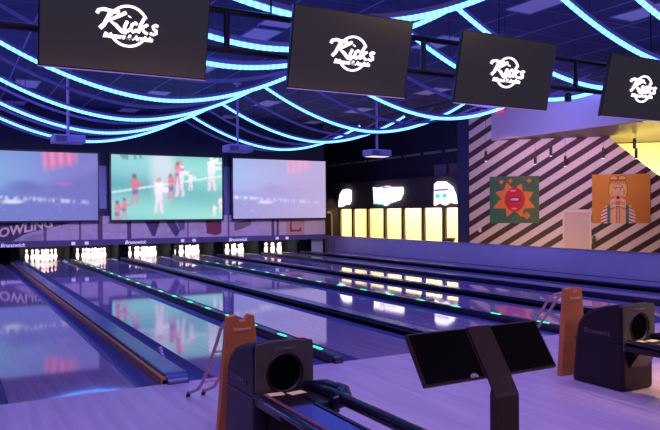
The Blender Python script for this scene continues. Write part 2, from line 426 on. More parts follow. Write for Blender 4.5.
for i, x in enumerate(narrow):
    D = empty('lane_divider', (x, 0, 0)); tag(D, nl[i], 'lane divider', 'narrow lane dividers')
    rounded_cap(0, .10, -.08, 17.9, -.15, .085, .08).build('divider_body', M_capdark, D, bevel=.012)
    MB().box(-.008, 0, 0, 17.9, .01, .04).build('edge_strip', M_brown if i == 1 else M_capdark, D)
    if i in (1, 2):
        for k in range(19):
            y = .42+.92*k
            MB().box(.02, .06, y-.10, y+.10, .083, .089).build('green_light', M_green, D)
tag(box('baseboard_right', M_capdark, 13.375, 13.4, 0, 17.8, -.16, -.01), kind='structure')

# partitions between the pin pits, backs and header
kx = [(-2.1,-1.865), (-.335,-.235), (1.295,1.565), (3.095,3.195), (4.725,4.995), (6.525,6.625), (8.155,8.425), (9.955,10.055), (11.585,11.855), (12.655, 12.70)]
for a, b_ in kx:
    c = (a+b_)/2; k = box('pit_partition', M_kick, -.05-(b_-a)/2+.05, (b_-a)/2, 0, 1.7, -.15, .72)
    k.location = (c, 17.92, 0); tag(k, 'black partition standing between neighbouring pin pits', 'partition', 'partitions between the pin pits')
for i, x in enumerate(LX):
    k = box('pit_curtain', M_curtain, -.235, 1.295 if i < 8 else .56, 0, .03, -.15, .9); k.location = (x, 19.66, 0)
    tag(k, 'dark curtain hanging at the back of a pin pit', 'curtain', 'curtains at the back of the pin pits')
    if 2 <= i <= 7:
        area('pit_light', (x+.53, 18.02, .62), (x+.53, 18.9, .12), 1.0, .07, 70, (1, .93, .88), math.radians(120))
tag(box('wall_behind_pins', M_kick, -4, 12.72, 19.72, 19.82, -.3, 1.5), kind='structure')

k = box('closing_board', mat('pale_pit_panel', (.40, .42, .38), .5), 12.12, 12.63, 17.96, 17.99, 0, .55); tag(k, 'pale panel closing the last pit beside the low violet wall', 'board')
# painted mural above the pins
def mural(u, v):
    X = -2.1+u*14.76; z = .70+v*.80
    n = rnoise(X*3, z*7, 1)*.5+rnoise(X*11, z*16, 2)*.5
    c = mix(lin(158, 140, 160), lin(190, 170, 180), n)
    if X > 9.5: c = mix(c, lin(205, 185, 165), (X-9.5)/2.5)
    dk = lin(66, 44, 84)
    if inpoly(X, z, [(-2.1, 1.5), (3.6, 1.5), (3.25, 1.32), (2.0, 1.02), (1.7, .93), (1.35, .72), (-2.1, .72)]): c = dk
    if inpoly(X, z, [(1.6, .70), (2.0, .95), (2.3, .95), (2.2, .70)]): c = mix(c, dk, .3)
    for a, b_ in ((2.28, 2.36), (3.37, 3.43), (7.06, 7.11), (8.58, 8.64)):
        if a < X < b_: c = mix(c, dk, .8)
    for a, b_ in ((3.96, 4.12), (4.93, 5.07), (10.33, 10.45), (10.55, 10.66)):
        if a < X < b_: c = lin(92, 52, 82)
    if inpoly(X, z, [(4.8, 1.5), (4.98, 1.15), (5.02, 1.15), (5.2, 1.5)]): c = dk
    if inpoly(X, z, [(5.45, 1.5), (6.15, 1.5), (5.9, .78), (5.8, .78)]): c = mix(dk, (0,0,0), .2)
    if inpoly(X, z, [(6.15, 1.5), (6.5, 1.5), (6.78, .95), (6.7, .76), (6.6, .76)]): c = dk
    if inpoly(X, z, [(6.65, 1.5), (7.0, 1.5), (6.95, 1.0), (6.78, .95), (6.72, 1.15)]): c = mix(dk, lin(120,100,150), .4)
    if inpoly(X, z, [(7.72, 1.5), (8.33, 1.5), (8.33, .84), (8.15, .76), (7.78, .84)]): c = lin(112, 36, 58)
    if inpoly(X, z, [(8.85, 1.22), (9.5, 1.35), (9.5, 1.12), (9.2, 1.0), (8.85, .9)]): c = mix(c, lin(80, 52, 70), .8)
    if 10.95 < X < 11.75: c = mix(c, lin(205, 130, 100), .75)
    for q in (((11.12, 1.25), (11.2, 1.25), (11.2, .86), (11.12, .86)), ((11.12, .92), (11.6, .92), (11.6, .84), (11.12, .84)), ((11.54, .92), (11.6, .92), (11.6, .99), (11.54, .99))):
        if inpoly(X, z, q): c = lin(110, 55, 50)
    return c
MU = empty('mural', (5.28, 17.83, 1.1)); tag(MU, 'long painted mural of old bowling signs under the projection screens', 'mural')
picture('mural_print', 14.76, .80, 620, 32, mural, MU, (0, 0, 0))
box('mural_board', M_kick, -7.38, 7.38, .002, .05, -.40, .40, MU)
text('lettering', 'BOWLING', .40, M_tan, (-3.66, -.006, .0), (PI/2, -.2, 0), MU, shear=.25, offset=.012)
# header band over the pins
HB = empty('pinsetter_header', (5.28, 17.80, .60)); tag(HB, 'dark blue header band over the pin pits with brand lettering and lane boxes', 'header')
box('header_board', mat('header_blue', (.07, .06, .16), .4), -7.38, 7.38, -.03, .03, -.08, .115, HB)
for x in (1.35, 5.2, 8.95):
    text('lettering', 'Brunswick', .17, M_textw, (x-5.28, -.034, -.01), (PI/2, 0, 0), HB, shear=.25, offset=.004)
k = 0
for x in (-.3, 3.385, 7.07, 10.75):
    for dx in (-.21, .21):
        bx = box('number_box', M_textw, -.06, .06, -.02, 0, -.045, .055, HB); bx.location = (x+dx-5.28, -.031, 0)

# ------------------------------------------------------------------ bowling pins
prof = [(.026,0),(.036,.01),(.050,.06),(.0605,.114),(.058,.15),(.045,.195),(.031,.225),(.0235,.245),(.0228,.262),(.0245,.285),(.030,.315),(.0323,.340),(.029,.362),(.018,.376),(.006,.381)]
P0 = MB().lathe(prof, mif=lambda i: 1 if i in (6, 8) else 0).build('bowling_pin', [M_white, M_red])
pinlab = ['leftmost', 'second from the left', 'third from the left', 'fourth from the left', 'fifth from the left', 'rightmost lit']
first = True
spots = []
for r in range(4):
    for k in range(r+1): spots.append(((k-r/2)*.3048, .264*r, r, k))
rown = ['head pin at the front', 'second row, %s', 'third row, %s', 'back row, %s']
kn = {1: ['left', 'right'], 2: ['left', 'middle', 'right'], 3: ['far left', 'inner left', 'inner right', 'far right']}
for li, x in enumerate(LX[2:8]):
    for dx, dy, r, k in spots:
        p = P0 if first else P0.copy()
        if not first: COL.objects.link(p)
        first = False
        p.location = (x+.53+dx, 18.29+dy, 0); p.rotation_euler.z = random.random()*6
        pos = rown[r] if r == 0 else rown[r] % kn[r][k]
        tag(p, 'white pin with red neck bands, %s, %s rack' % (pos, pinlab[li]), 'bowling pin', 'bowling pins on the %s rack' % pinlab[li])

# ------------------------------------------------------------------ projection screens
def view_screen(u, v):
    """hazy night view: pale sky, red flag, row of lights"""
    c = mix(lin(118, 146, 208), lin(122, 120, 192), u*1.3-.1)
    c = mix(c, lin(128, 176, 214), max(0, 1-abs(v-.74)*2.0)*max(0, 1-u*1.5)*.8)
    hz = .40+.50*max(0, u-.42)+.03*rnoise(u*7, 1, 9)          # dark hillside
    c = mix(c, lin(92, 96, 170), .6*max(0, min(1, (hz+.10-v)/.14)))
    c = mix(c, lin(84, 84, 158), .55*blob(u, v, .42, .50, .12, .08, .9))
    fl = max(0, min(1, (u-.545)/.04))*max(0, min(1, (.85-u)/.05))*max(0, min(1, (v-.66-.16*(u-.55)-.10*rnoise(u*8, 0, 5))/.12))
    st = .5+.5*math.sin(u*95+v*4)
    c = mix(c, mix(lin(226, 96, 140), lin(214, 150, 190), st), fl*(.65+.25*rnoise(u*18, v*6, 3)))
    c = mix(c, lin(196, 110, 165), .55*blob(u, v, .73, .54, .06, .025, .9))
    ln = .36-.10*u
    d = abs(v-ln)/.045
    if d < 1 and u < .93: c = mix(c, lin(228, 232, 255), (1-d)*max(0, rnoise(u*62, v*14, 4)*1.5-.35)*(1.15-.6*u))
    c = mix(c, lin(226, 232, 255), .75*blob(u, v, .335, .275, .075, .028, .7))
    if .10 < v < .24: c = mix(c, lin(205, 212, 250), max(0, rnoise(u*46, v*30, 8)-.8)*3*(1-u))
    return c
def view_right(u, v):
    c = view_screen(u, v)
    return mix(c, lin(192, 172, 200), .30+.35*u)
PL = [  # players: x, y of feet, height, kind (0 red, 1 white)
    (.05, -.06, .36, 0), (.11, .03, .30, 0), (.20, .24, .46, 0), (.41, .10, .56, 1), (.52, .32, .40, 0), (.60, .36, .58, 1), (.58, .55, .36, 0), (.70, .46, .30, 1), (.90, .46, .56, 1), (.92, .04, .2, 1), (.985, .1, .28, 1)]
def game_screen(u, v):
    c = mix(lin(92, 168, 172), lin(150, 216, 206), .35+.35*math.sin(v*8+u*2)+.35*u)
    c = mix(c, lin(150, 205, 215), .5*blob(u, v, .15, .9, .3, .25, .9))
    d = abs(v-(.42+.28*u)); 
    if d < .014: c = mix(c, lin(235, 250, 245), .7)
    c = mix(c, lin(235, 225, 240), .55*blob(u, v, .44, .8, .10, .5, .8))
    u = u+.010*(rnoise(v*22, u*9, 6)-.5); v = v+.02*(rnoise(u*30, v*9, 7)-.5)
    for x, y, h, kd in PL:
        q = h*.5; du = (u-x)*1.73; dv = (v-y)/h
        if abs(du) > h*.35 or dv < 0 or dv > 1: continue
        sh = lin(226, 92, 120) if kd == 0 else lin(250, 238, 250); st = lin(90, 90, 170) if kd == 0 else lin(240, 225, 245)
        leg = lin(214, 120, 140) if kd == 0 else lin(245, 215, 228)
        body = None
        if dv > .86 and abs(du) < h*.07: body = lin(205, 150, 160) if kd else lin(120, 60, 90)
        elif .50 < dv <= .86 and abs(du) < h*(.10+.06*(dv-.5)): body = sh
        elif .60 < dv < .72 and abs(du-h*.12) < h*.16: body = sh
        elif .34 < dv <= .50 and abs(du) < h*.10: body = st
        elif dv <= .34 and abs(abs(du)-h*(.05+.12*(.34-dv))) < h*.045: body = leg
        if body: c = mix(c, body, .62+.3*rnoise(u*60, v*40, kd))
    if v > .93 and .07 < u < .26 and rnoise(u*60, v*4, 2) > .5: c = mix(c, lin(60, 110, 130), .6)
    if v > .90 and u > .88 and rnoise(u*40, v*20, 2) > .5: c = lin(240, 250, 250)
    return c
scr = [(1.99, 3.92, view_screen, 'projection screen with a hazy blue night view, leftmost of three', 1.12),
       (6.355, 3.93, game_screen, 'projection screen showing players on a green field, middle of three', 1.12),
       (10.68, 3.87, view_right, 'projection screen with a pinkish lavender night view, right of three', 1.3)]
for cx, wd, fn, lb, es in scr:
    R = empty('projection_screen', (cx, 17.7, 1.36)); tag(R, lb, 'projection screen', 'projection screens')
    picture('screen_picture', wd, 2.22, 150, 84, fn, R, (0, -.012, 1.115), emit=es)
    for bx in (-1.2, 1.2): box('bracket', M_black, bx-.05, bx+.05, .04, .30, 1.9, 2.0, R)
    box('screen_sheet', M_blackm, -wd/2, wd/2, -.008, .03, 0, 2.23, R)
    MB().box(-wd/2-.05, -wd/2, -.03, .04, -.06, 2.29).box(wd/2, wd/2+.05, -.03, .04, -.06, 2.29).box(-wd/2, wd/2, -.03, .04, -.06, 0).box(-wd/2, wd/2, -.03, .04, 2.23, 2.29).build('screen_frame', M_black, R)
# pale backing panels that show between the screens
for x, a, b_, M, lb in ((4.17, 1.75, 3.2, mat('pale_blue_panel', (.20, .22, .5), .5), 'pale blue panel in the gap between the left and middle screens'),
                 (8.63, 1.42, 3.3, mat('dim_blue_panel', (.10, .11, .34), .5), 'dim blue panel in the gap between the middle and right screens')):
    k = box('wall_panel', M, -.12, .12, -.02, .0, 0, b_-a); k.location = (x, 17.999, a); tag(k, lb, 'wall panel')

# ------------------------------------------------------------------ ribs with LED strips under the ceiling
Mled = mat('led_tape', (.1,.4,.8), .4, emit=(.09, .33, 1.0), es=4.0); nt = Mled.node_tree; b = nt.nodes['Principled BSDF']
tc = nt.nodes.new('ShaderNodeTexCoord'); sx = nt.nodes.new('ShaderNodeSeparateXYZ'); nt.links.new(tc.outputs['Object'], sx.inputs[0])
a = math_node(nt, 'MULTIPLY', sx.outputs[0], 2*PI/.09); a = math_node(nt, 'SINE', a); a = math_node(nt, 'MULTIPLY_ADD', a, 2.0, 5.0)
nt.links.new(a, b.inputs['Emission Strength'])
def arch(x):            # x from 0 to 6.355 within a span: lowest in the middle
    t = abs(x-3.1775)/3.1775
    return 3.74+.98*t**1.85
NS = 40
def rib(y, x0, x1, lit, lb):
    R = empty('ceiling_rib', (x0, y, 0))
    n = max(8, int(NS*(x1-x0)/6.355)); base = (x0-.02) % 6.355 if x0 > .5 else (x0-.02)
    if abs(base-6.355) < .03 or base < -.01: base = 0
    ptsx = [(x1-x0)*i/n for i in range(n+1)]
    mb = MB()
    prev = None
    for X in ptsx:
        z = arch(base+X)
        v = [mb.bm.verts.new(p) for p in ((X, -.022, z+.03), (X, .022, z+.03), (X, .022, z+.09), (X, -.022, z+.09))]
        if prev:
            for q in range(4): mb.bm.faces.new((prev[q], prev[(q+1)%4], v[(q+1)%4], v[q]))
        else: mb.bm.faces.new(v)
        prev = v
    mb.bm.faces.new(prev[::-1])
    mb.build('rib_bar', M_rib, R)
    # short hangers up to the ceiling
    for f in (.16, .84):
        X = (x1-x0)*f; MB().tube([(X, 0, arch(base+X)+.09), (X, 0, CEIL)], .006, 5).build('hanger', M_blackm, R)
    if lit:
        l = MB().tube([(X, -.01, arch(base+X)-.008) for X in ptsx], .033, 8).build('led_strip', Mled, R, smooth=True)
    tag(R, lb, 'ceiling rib', 'glowing ceiling ribs' if lit else 'unlit ceiling ribs')
    return R
D0 = 21.6
g1 = [1.0, .885, .75, .608, .447, .387, .318]; g2 = [1, .87, .73, .593, .452, .387, .310, .270]
ordn = ['farthest', 'second farthest', 'third farthest', 'fourth farthest', 'fifth farthest', 'sixth farthest', 'seventh farthest', 'nearest']
for i, f in enumerate(g1):
    rib(-6.35+D0*f, .02, 6.355+.02, True, 'blue glowing curved rib over the left lanes, %s from the camera' % (ordn[i] if i < 6 else 'nearest'))
for i, f in enumerate(g2):
    rib(-6.35+D0*f, 6.375, 12.73, True, 'blue glowing curved rib over the right lanes, %s from the camera' % ordn[i])
g1d = [1.052, .935, .805, .67, .52]; g2d = [1.052, .935, .80, .66, .52]
for i, f in enumerate(g1d):
    rib(-6.35+D0*f, .02, 6.375, False, 'unlit lavender rib over the left lanes, %s of the unlit ones' % ordn[i])
for i, f in enumerate(g2d):
    rib(-6.35+D0*f, 6.375, 12.73, False, 'unlit lavender rib over the right lanes, %s of the unlit ones' % ordn[i])
for i, x in enumerate((0.02, 6.375, 12.73)):
    k = box('support_beam', mat('beam_dark', (.05, .05, .12), .6), -.03, .03, 0, 16.6, 0, .10); k.location = (x, .9, 4.82)
    tag(k, ['dark beam along the lanes where the left ribs begin', 'dark beam along the lanes where left and right ribs meet', 'dark beam along the lanes at the right ends of the ribs'][i], 'beam', 'beams carrying the ribs')

# unlit light panels set in the ceiling grid
pl = {(0,0): 1, (0,1): 1}
pan = [(1.44, 18.0-.2, 'left column, farthest'), (1.44, 13.9, 'left column, second from the far wall'), (4.96, 17.8, 'second column, farthest'),
       (4.96, 14.0, 'second column, second from the far wall'), (4.96, 10.0, 'second column, third from the far wall'), (4.97, 6.4, 'second column, nearer the television between two others'), (4.94, 5.0, 'second column, closest to the televisions'),
       (8.57, 17.8, 'third column, farthest'), (8.57, 14.1, 'third column, second from the far wall'), (8.5, 10.0, 'third column, third from the far wall'), (8.5, 5.2, 'third column, seen between two televisions'),
       (12.03, 17.8, 'right column, farthest'), (12.0, 14.1, 'right column, second from the far wall'), (11.94, 9.9, 'right column, third from the far wall'),
       (8.36, 2.15, 'nearest, at the top edge of the photo'), (10.4, 1.62, 'at the top right corner of the photo')]
for x, y, lb in pan:
    R = empty('ceiling_light', (x, y, CEIL)); tag(R, 'unlit rectangular ceiling light, %s' % lb, 'ceiling light', 'unlit ceiling lights')
    box('diffuser', M_panel, -.28, .28, -.56, .56, -.02, -.004, R)
    MB().box(-.31, -.28, -.6, .6, -.025, -.001).box(.28, .31, -.6, .6, -.025, -.001).box(-.28, .28, -.6, -.56, -.025, -.001).box(-.28, .28, .56, .6, -.025, -.001).build('frame', M_rib, R)

# projectors on drop poles
for x, y, lb in ((2.03, 10.75, 'projector on a drop pole in front of the left screen'), (6.45, 11.3, 'projector on a drop pole in front of the middle screen'), (10.7, 10.95, 'projector on a drop pole with a lit underside, right of the right screen')):
    R = empty('projector', (x, y, 3.22)); tag(R, lb, 'projector', 'ceiling projectors')
    MB().tube([(0, 0, .22), (0, 0, CEIL-3.22)], .035, 8).build('pole', M_pole, R)
    MB().tube([(0, 0, CEIL-3.22-.03), (0, 0, CEIL-3.22)], .12, 12).build('mount_plate', M_pole, R)
    hs = MB().box(-.36, .36, -.25, .25, 0, .19).build('housing', M_proj, R, bevel=.03)
    MB().tube([(.14, .25, .09), (.14, .31, .09)], .07, 12).build('lens', M_black, hs)
    mm = MB()
    for k in range(5): mm.box(-.30, -.06, -.256, -.25, .04+k*.025, .05+k*.025)
    mm.build('vent', M_capdark, hs)
    if x > 10: MB().box(-.30, .30, -.20, .18, -.012, 0).build('lit_underside', mat('projector_glow', (.9,.8,.8), .4, emit=(1, .8, .85), es=.9), R)  # emissive plate added to brighten the bottom of the housing

# ------------------------------------------------------------------ televisions in front of the lanes
tvx = [(.985, 1.48), (3.30, 1.44), (5.455, 1.50), (7.925, 1.48)]
tilt = math.radians(13)
def make_tv(x, wd, lb):
    R = empty('television', (x, 0, 2.835)); R.rotation_euler.x = tilt; tag(R, lb, 'television', 'televisions over the approach')
    h = .835
    MB().box(-wd/2, wd/2, 0, .045, 0, h).build('casing', M_tvf, R, bevel=.006)
    sc_ = MB().box(-wd/2+.012, wd/2-.012, -.004, 0, .02, h-.014).build('screen', M_tv, R)
    MB().box(-wd/2, wd/2, -.006, 0, .0, .010).build('bottom_trim', M_silver, R)
    # logo: ring, slanted lettering
    cz = h*.50; cxl = .0
    ring = MB(); n = 44
    arc = [(a0, a1) for a0, a1 in ((math.radians(28), math.radians(152)), (math.radians(205), math.radians(335)))]
    for a0, a1 in arc:
        ring.tube([(cxl+.172*math.cos(a0+(a1-a0)*k/20), -.008, cz+.172*math.sin(a0+(a1-a0)*k/20)) for k in range(21)], .0125, 6)
    ring.build('logo_ring', M_logo, sc_)
    k_ = MB()
    def st(pts, r=.014): k_.tube([(cxl+.012+p[0]*.95, -.012, cz+p[1]*.95) for p in pts], r*1.12, 6)
    st([(-.30,.085),(-.285,.115),(-.24,.128),(-.18,.12),(-.10,.115)], .015)                    # swash
    st([(-.17,.13),(-.20,.06),(-.235,-.01),(-.27,-.045)], .016)                               # K stem
    st([(-.04,.12),(-.10,.085),(-.19,.035),(-.13,.0),(-.07,-.055),(-.03,-.06)], .015)         # K arms
    st([(-.025,.045),(-.045,.0),(-.05,-.035),(-.03,-.05),(0,-.03)], .013)                     # i
    st([(-.008,.085),(-.005,.09)], .015)
    st([(.065,.025),(.05,.04),(.02,.02),(.01,-.02),(.03,-.048),(.065,-.025)], .013)           # c
    st([(.13,.09),(.10,.03),(.078,-.05)], .013); st([(.165,.035),(.12,.005),(.108,-.005),(.135,-.035),(.165,-.05)], .012)   # k
    st([(.262,.030),(.238,.040),(.214,.024),(.222,.002),(.246,-.012),(.248,-.036),(.222,-.050),(.190,-.040)], .0125)  # s
    k_.build('lettering', M_logo, sc_)
    t = text('lettering', 'Burgers & Arcade', .060, M_logo, (cxl+.0, -.008, cz-.095), (PI/2, 0, 0), sc_, shear=.3, offset=.003)
    # mounting arms up to the truss
    MB().box(-.25, -.21, .045, .12, .2, .65).box(.21, .25, .045, .12, .2, .65).box(-.25, .25, .12, .16, .38, .44).box(-.04, .04, .16, .478, .39, .43).build('wall_mount', M_black, R)
    return R
tvl = ['television with a glowing logo hanging at the top left, leftmost of four', 'television with a glowing logo, second of four from the left',
       'television with a glowing logo, third of four, left of the pale bulkhead', 'television with a glowing logo at the right edge, last of four']
for (x, wd), lb in zip(tvx, tvl): make_tv(x, wd, lb)
TR = empty('lighting_truss', (4.2, .42, 3.2)); tag(TR, 'black pipe truss running across behind the hanging televisions', 'truss')
MB().tube([(-5.2, 0, .06), (5.6, 0, .06)], .035, 8).build('lower_pipe', M_black, TR)
MB().tube([(-5.2, 0, .46), (5.6, 0, .46)], .035, 8).build('upper_pipe', M_black, TR)
for x in (-4.6, -3.2, -2.1, -.885, .4, 1.27, 2.15, 3.0, 3.74, 4.6, 5.4):
    MB().tube([(x, 0, .06), (x, 0, .46)], .034, 8).build('strut', M_black, TR)
for x in (-4.3, -1.6, 1.6, 4.6):
    MB().tube([(x, 0, .46), (x, 0, CEIL-3.205)], .012, 6).build('drop_rod', M_black, TR)
for x, z, lb in ((6.35, 3.50, 'tiny white indicator lamp on the truss right of the third television'), ):
    k = MB().lathe([(.012, 0), (.022, .012), (.022, .03), (.012, .042)], seg=10).build('indicator_lamp', M_dot); k.location = (x, .385, z); tag(k, lb, 'lamp')
k = MB().lathe([(.03, 0), (.05, .02), (.05, .09), (.035, .12)], seg=12).build('stage_light', M_black); k.location = (7.05, .42, 3.08); tag(k, 'small black spotlight clamped to the truss left of the last television', 'spotlight')

# ------------------------------------------------------------------ signs and rail above the serving windows
def sign(y0, y1, z0, z1, pts, extra, lb):
    R = empty('illuminated_sign', (X0-.08, (y0+y1)/2, z0)); tag(R, lb, 'sign', 'lit signs above the serving windows')
    w_, h_ = (y1-y0), (z1-z0)
    MB().prism([(-(p[0]-.5)*w_, p[1]*h_) for p in pts], 0, -.04, .07).build('light_box', M_signw, R)
    for (a, b_, c, d, M) in extra: MB().box(-.055, -.04, -(a-.5)*w_, -(b_-.5)*w_, c*h_, d*h_).build('sign_mark', M, R)
    return R
sign(21.35, 22.45, 1.83, 2.66, [(.02,0),(.05,.35),(.16,.75),(.4,.97),(.75,1),(.97,.92),(.97,.3),(.8,.12),(.55,.2),(.4,.06)], [], 'small rounded white lit sign above the leftmost serving window')
R = sign(17.15, 19.35, 1.85, 2.68, [(.0,.98),(.1,.92),(.5,1.0),(.6,.93),(.98,.9),(1,.62),(.9,.28),(.55,.12),(.42,0),(.3,.1),(.04,.1)], [(.02,.16,.08,.16,M_teal),(.2,.42,.05,.13,M_teal),(.35,.6,.90,.97,M_magenta)], 'wide white lit sign above the middle serving windows')
text('lettering', 'Mojos', .50, mat('sign_lilac', (.6,.5,.7), .4, emit=(.72,.66,.86), es=1.1), (-.045, 0, .50), (PI/2, 0, -PI/2), R, shear=.25, offset=.01)
sign(13.72, 15.0, 1.82, 2.72, [(0,0),(.02,.9),(.15,1),(.5,.98),(.8,.75),(.95,.4),(1,.05),(.7,.12),(.5,.0),(.2,.12)], [(.04,.68,.60,.68,M_magenta),(.10,.30,.30,.48,M_teal),(.42,.62,.30,.48,M_teal)], 'white lit sign with two teal squares beside the blue column')
for i in range(9):
    k = box('rail_segment', M_grey, -.05, 0, -.56, .56, 0, .09); k.location = (X0+.1, 13.95+1.37*i, 3.83)
    tag(k, 'grey rail segment high on the dark wall over the serving windows', 'rail', 'grey rail segments')
for y, M, lb in ((14.85, mat('dim_board_blue', (.16, .14, .26), .6), 'dim bluish board on the dark wall right of centre'), (13.95, mat('dim_board_red', (.20, .10, .18), .6), 'dim reddish board on the dark wall beside the column')):
    k = box('wall_board', M, -.03, 0, -.36, .36, 0, .42); k.location = (X0+.1, y, 2.96); tag(k, lb, 'board')
k = MB().lathe([(.14, 0), (.2, .08), (.21, .16), (.19, .17)], seg=14).build('serving_basket', M_basket); k.location = (X0-.16, 14.0, .44); tag(k, 'small brown basket on the counter at the right end of the windows', 'basket')
k = box('serving_counter', M_frame, -.32, .0, 13.2, 22.6, .40, .44); k.location = (X0, 0, 0); tag(k, 'long brown counter ledge under the serving windows', 'counter')

# ------------------------------------------------------------------ art, fittings and pendants on the striped wall
def lips(u, v):
    c = mix(lin(54, 92, 44), lin(90, 110, 46), rnoise(u*7, v*7, 1))
    if math.hypot((u*22) % 1-.5, (v*22) % 1-.5) < .28: c = mix(c, lin(40, 120, 80), .6)
    c = mix(c, lin(20, 110, 100), .5*blob(u, v, 0, 0, .5, .8, .9))
    x, y = u-.50, v-.50
    a = math.atan2(y, x); r = math.hypot(x, y*1.0)
    k = (a/(2*PI)*8+.5) % 1; R_ = (.235+.13*abs(2*k-1)**1.6)*(1+.22*abs(math.cos(a)))*(.82+.3*rnoise(a*1.7+9, 2, 3))
    if r < R_ : c = lin(232, 128, 28)
    for sx_, sy_ in ((.75, .16), (.24, .88), (.42, .90), (.80, .90)):
        if abs(u-sx_)+abs(v-sy_) < .05+.03*(sy_ < .3): c = lin(225, 120, 30)
    if math.hypot((u-.51)/.205, (v-.50)/.255) < 1:
        c = lin(206, 22, 42)
        if math.hypot((u-.51)/.13, (v-.50)/.055) < 1: c = lin(120, 8, 26)
        if math.hypot((u-.51)/.09, (v-.505)/.025) < 1: c = lin(240, 200, 200)
        if blob(u, v, .48, .69, .06, .018, .5) > .5 or blob(u, v, .50, .31, .06, .018, .5) > .5: c = lin(245, 150, 150)
    return c
def girl(u, v):
    c = mix(lin(196, 116, 26), lin(222, 150, 40), v*.7+.3*rnoise(u*3, v*3, 2))
    skin = lin(236, 176, 128); hair = lin(236, 186, 84); ink = lin(120, 62, 30)
    x = u-.45
    def ell(cx, cy, rx, ry): return math.hypot((x-cx)/rx, (v-cy)/ry)
    e = ell(0, .68, .17, .27)
    if e < 1: c = hair if e < .93 else ink
    for s in (-1, 1):
        e = ell(s*.07, .92, .08, .05)
        if e < 1: c = hair if e < .8 else ink
    if e < 0: c = hair
    if .04 < v < .36 and 0: pass
    if v < .37-1.6*max(0, abs(x)-.19)**1.3*2 and abs(x) < .30:      # striped shirt
        c = lin(232, 215, 215) if ((v+abs(x)*.5)*15) % 1 > .45 else lin(186, 30, 44)
        if .13 < abs(x) < .185: c = lin(30, 120, 116)
    if abs(x) < .125 and v < .33: c = mix(skin, ink, .12)
    e = ell(0, .62, .108, .185)
    if e < 1: c = skin if e < .93 else mix(ink, skin, .4)
    if abs(x) < .14 and .80 < v < .86 and ((x*30+v*10) % 1) < .3: c = ink
    for s in (-1, 1):                      # hands on the cheeks and forearms
        if inpoly(x*s, v, [(.02, 0), (.14, 0), (.125, .36), (.04, .36)]): c = skin
        if abs(x*s-.03) < .006 and v < .36: c = ink
        if abs(x*s-.135) < .006 and v < .36: c = ink
        for k in range(4):
            e = ell(s*(.055+.022*k), .43-.012*k, .012, .10)
            if e < 1: c = mix(skin, lin(250, 205, 160), .5)
            elif e < 1.35: c = mix(ink, skin, .45)
        if ell(s*.048, .685, .03, .014) < 1: c = lin(250, 240, 230)
        if ell(s*.048, .685, .013, .014) < 1: c = lin(50, 30, 40)
        if abs(x-s*.05) < .034 and abs(v-.728-.01*math.cos(x*60)) < .008: c = ink
    if ell(0, .525, .030, .042) < 1: c = lin(190, 26, 34)
    if ell(0, .525, .017, .026) < 1: c = lin(50, 8, 14)
    if abs(x) < .014 and abs(v-.60) < .008: c = ink
    if .865 < v < .90 and abs(x) < .11: c = lin(190, 60, 40)
    return c
for s0, wd, z0, hh, fn, lb in ((.70, 1.63, 1.17, 1.60, lips, 'square painting of red lips on an orange burst over green'), (4.01, 1.77, 1.16, 1.61, girl, 'square painting of a blonde woman holding her cheeks on orange')):
    R = empty('painting', w45(s0+wd/2, z0, .0), W45); tag(R, lb, 'painting')
    box('canvas', M_frame, -wd/2, wd/2, -.045, -.003, 0, hh, R)
    picture('painted_surface', wd, hh, 90, 90, fn, R, (0, -.048, hh/2))
k = MB().box(-.05, .05, -.05, -.003, -.07, .07).build('wall_socket', M_white); k.location = w45(.36, .93); k.rotation_euler.z = W45; tag(k, 'tiny white wall box on the stripes beside the blue column', 'socket')
k = MB().box(-.05, .05, -.12, -.003, -.11, .06).box(-.03, .03, -.10, -.03, .06, .14).build('wall_bracket', M_black); k.location = w45(4.06, .60); k.rotation_euler.z = W45; tag(k, 'small black bracket on the stripes beside the pale door', 'bracket')
pend = [(15.62, 11.76, 3.46, 'leftmost, beside the column side of the stripes'), (16.72, 10.58, 3.31, 'hanging above the red lips painting'), (17.07, 10.23, 3.57, 'small one hanging higher, third from the left'),
        (17.39, 9.91, 3.22, 'lowest, fourth from the left'), (18.22, 9.08, 3.45, 'above the left corner of the blonde painting'), (18.88, 8.42, 3.72, 'uppermost against the yellow wall'), (18.8, 8.30, 3.40, 'lower one against the yellow wall')]
for x, y, z, lb in pend:
    R = empty('pendant_lamp', (x, y, z)); tag(R, 'black tube pendant lamp under the soffit, %s' % lb, 'pendant lamp', 'pendant lamps')
    MB().lathe([(.045, -.17), (.048, -.16), (.048, .15), (.03, .17)], seg=12).build('lamp_shade', M_black, R)
    MB().lathe([(.038, -.178), (.038, -.171)], seg=12).build('bulb', M_dot, R)
    MB().tube([(0, 0, .17), (0, 0, (4.02 if x > 16.12 else CEIL)-z)], .006, 5).build('cord', M_black, R)
k = box('exit_light', M_redl, -.09, 0, -.20, .20, -.06, .06); k.location = (15.98, 11.45, 5.0); tag(k, 'small red glowing light at the top of the bulkhead', 'light')
R = empty('ceiling_rib', (15.9, 0, 4.98)); tag(R, 'blue glowing strip along the top edge of the bulkhead', 'light strip')
MB().tube([(0, 7.2, 0), (0, 9.6, .12)], .035, 8).build('led_strip', Mled, R); box('rib_bar', M_rib, .04, .08, 7.2, 9.6, -.02, .05, R)

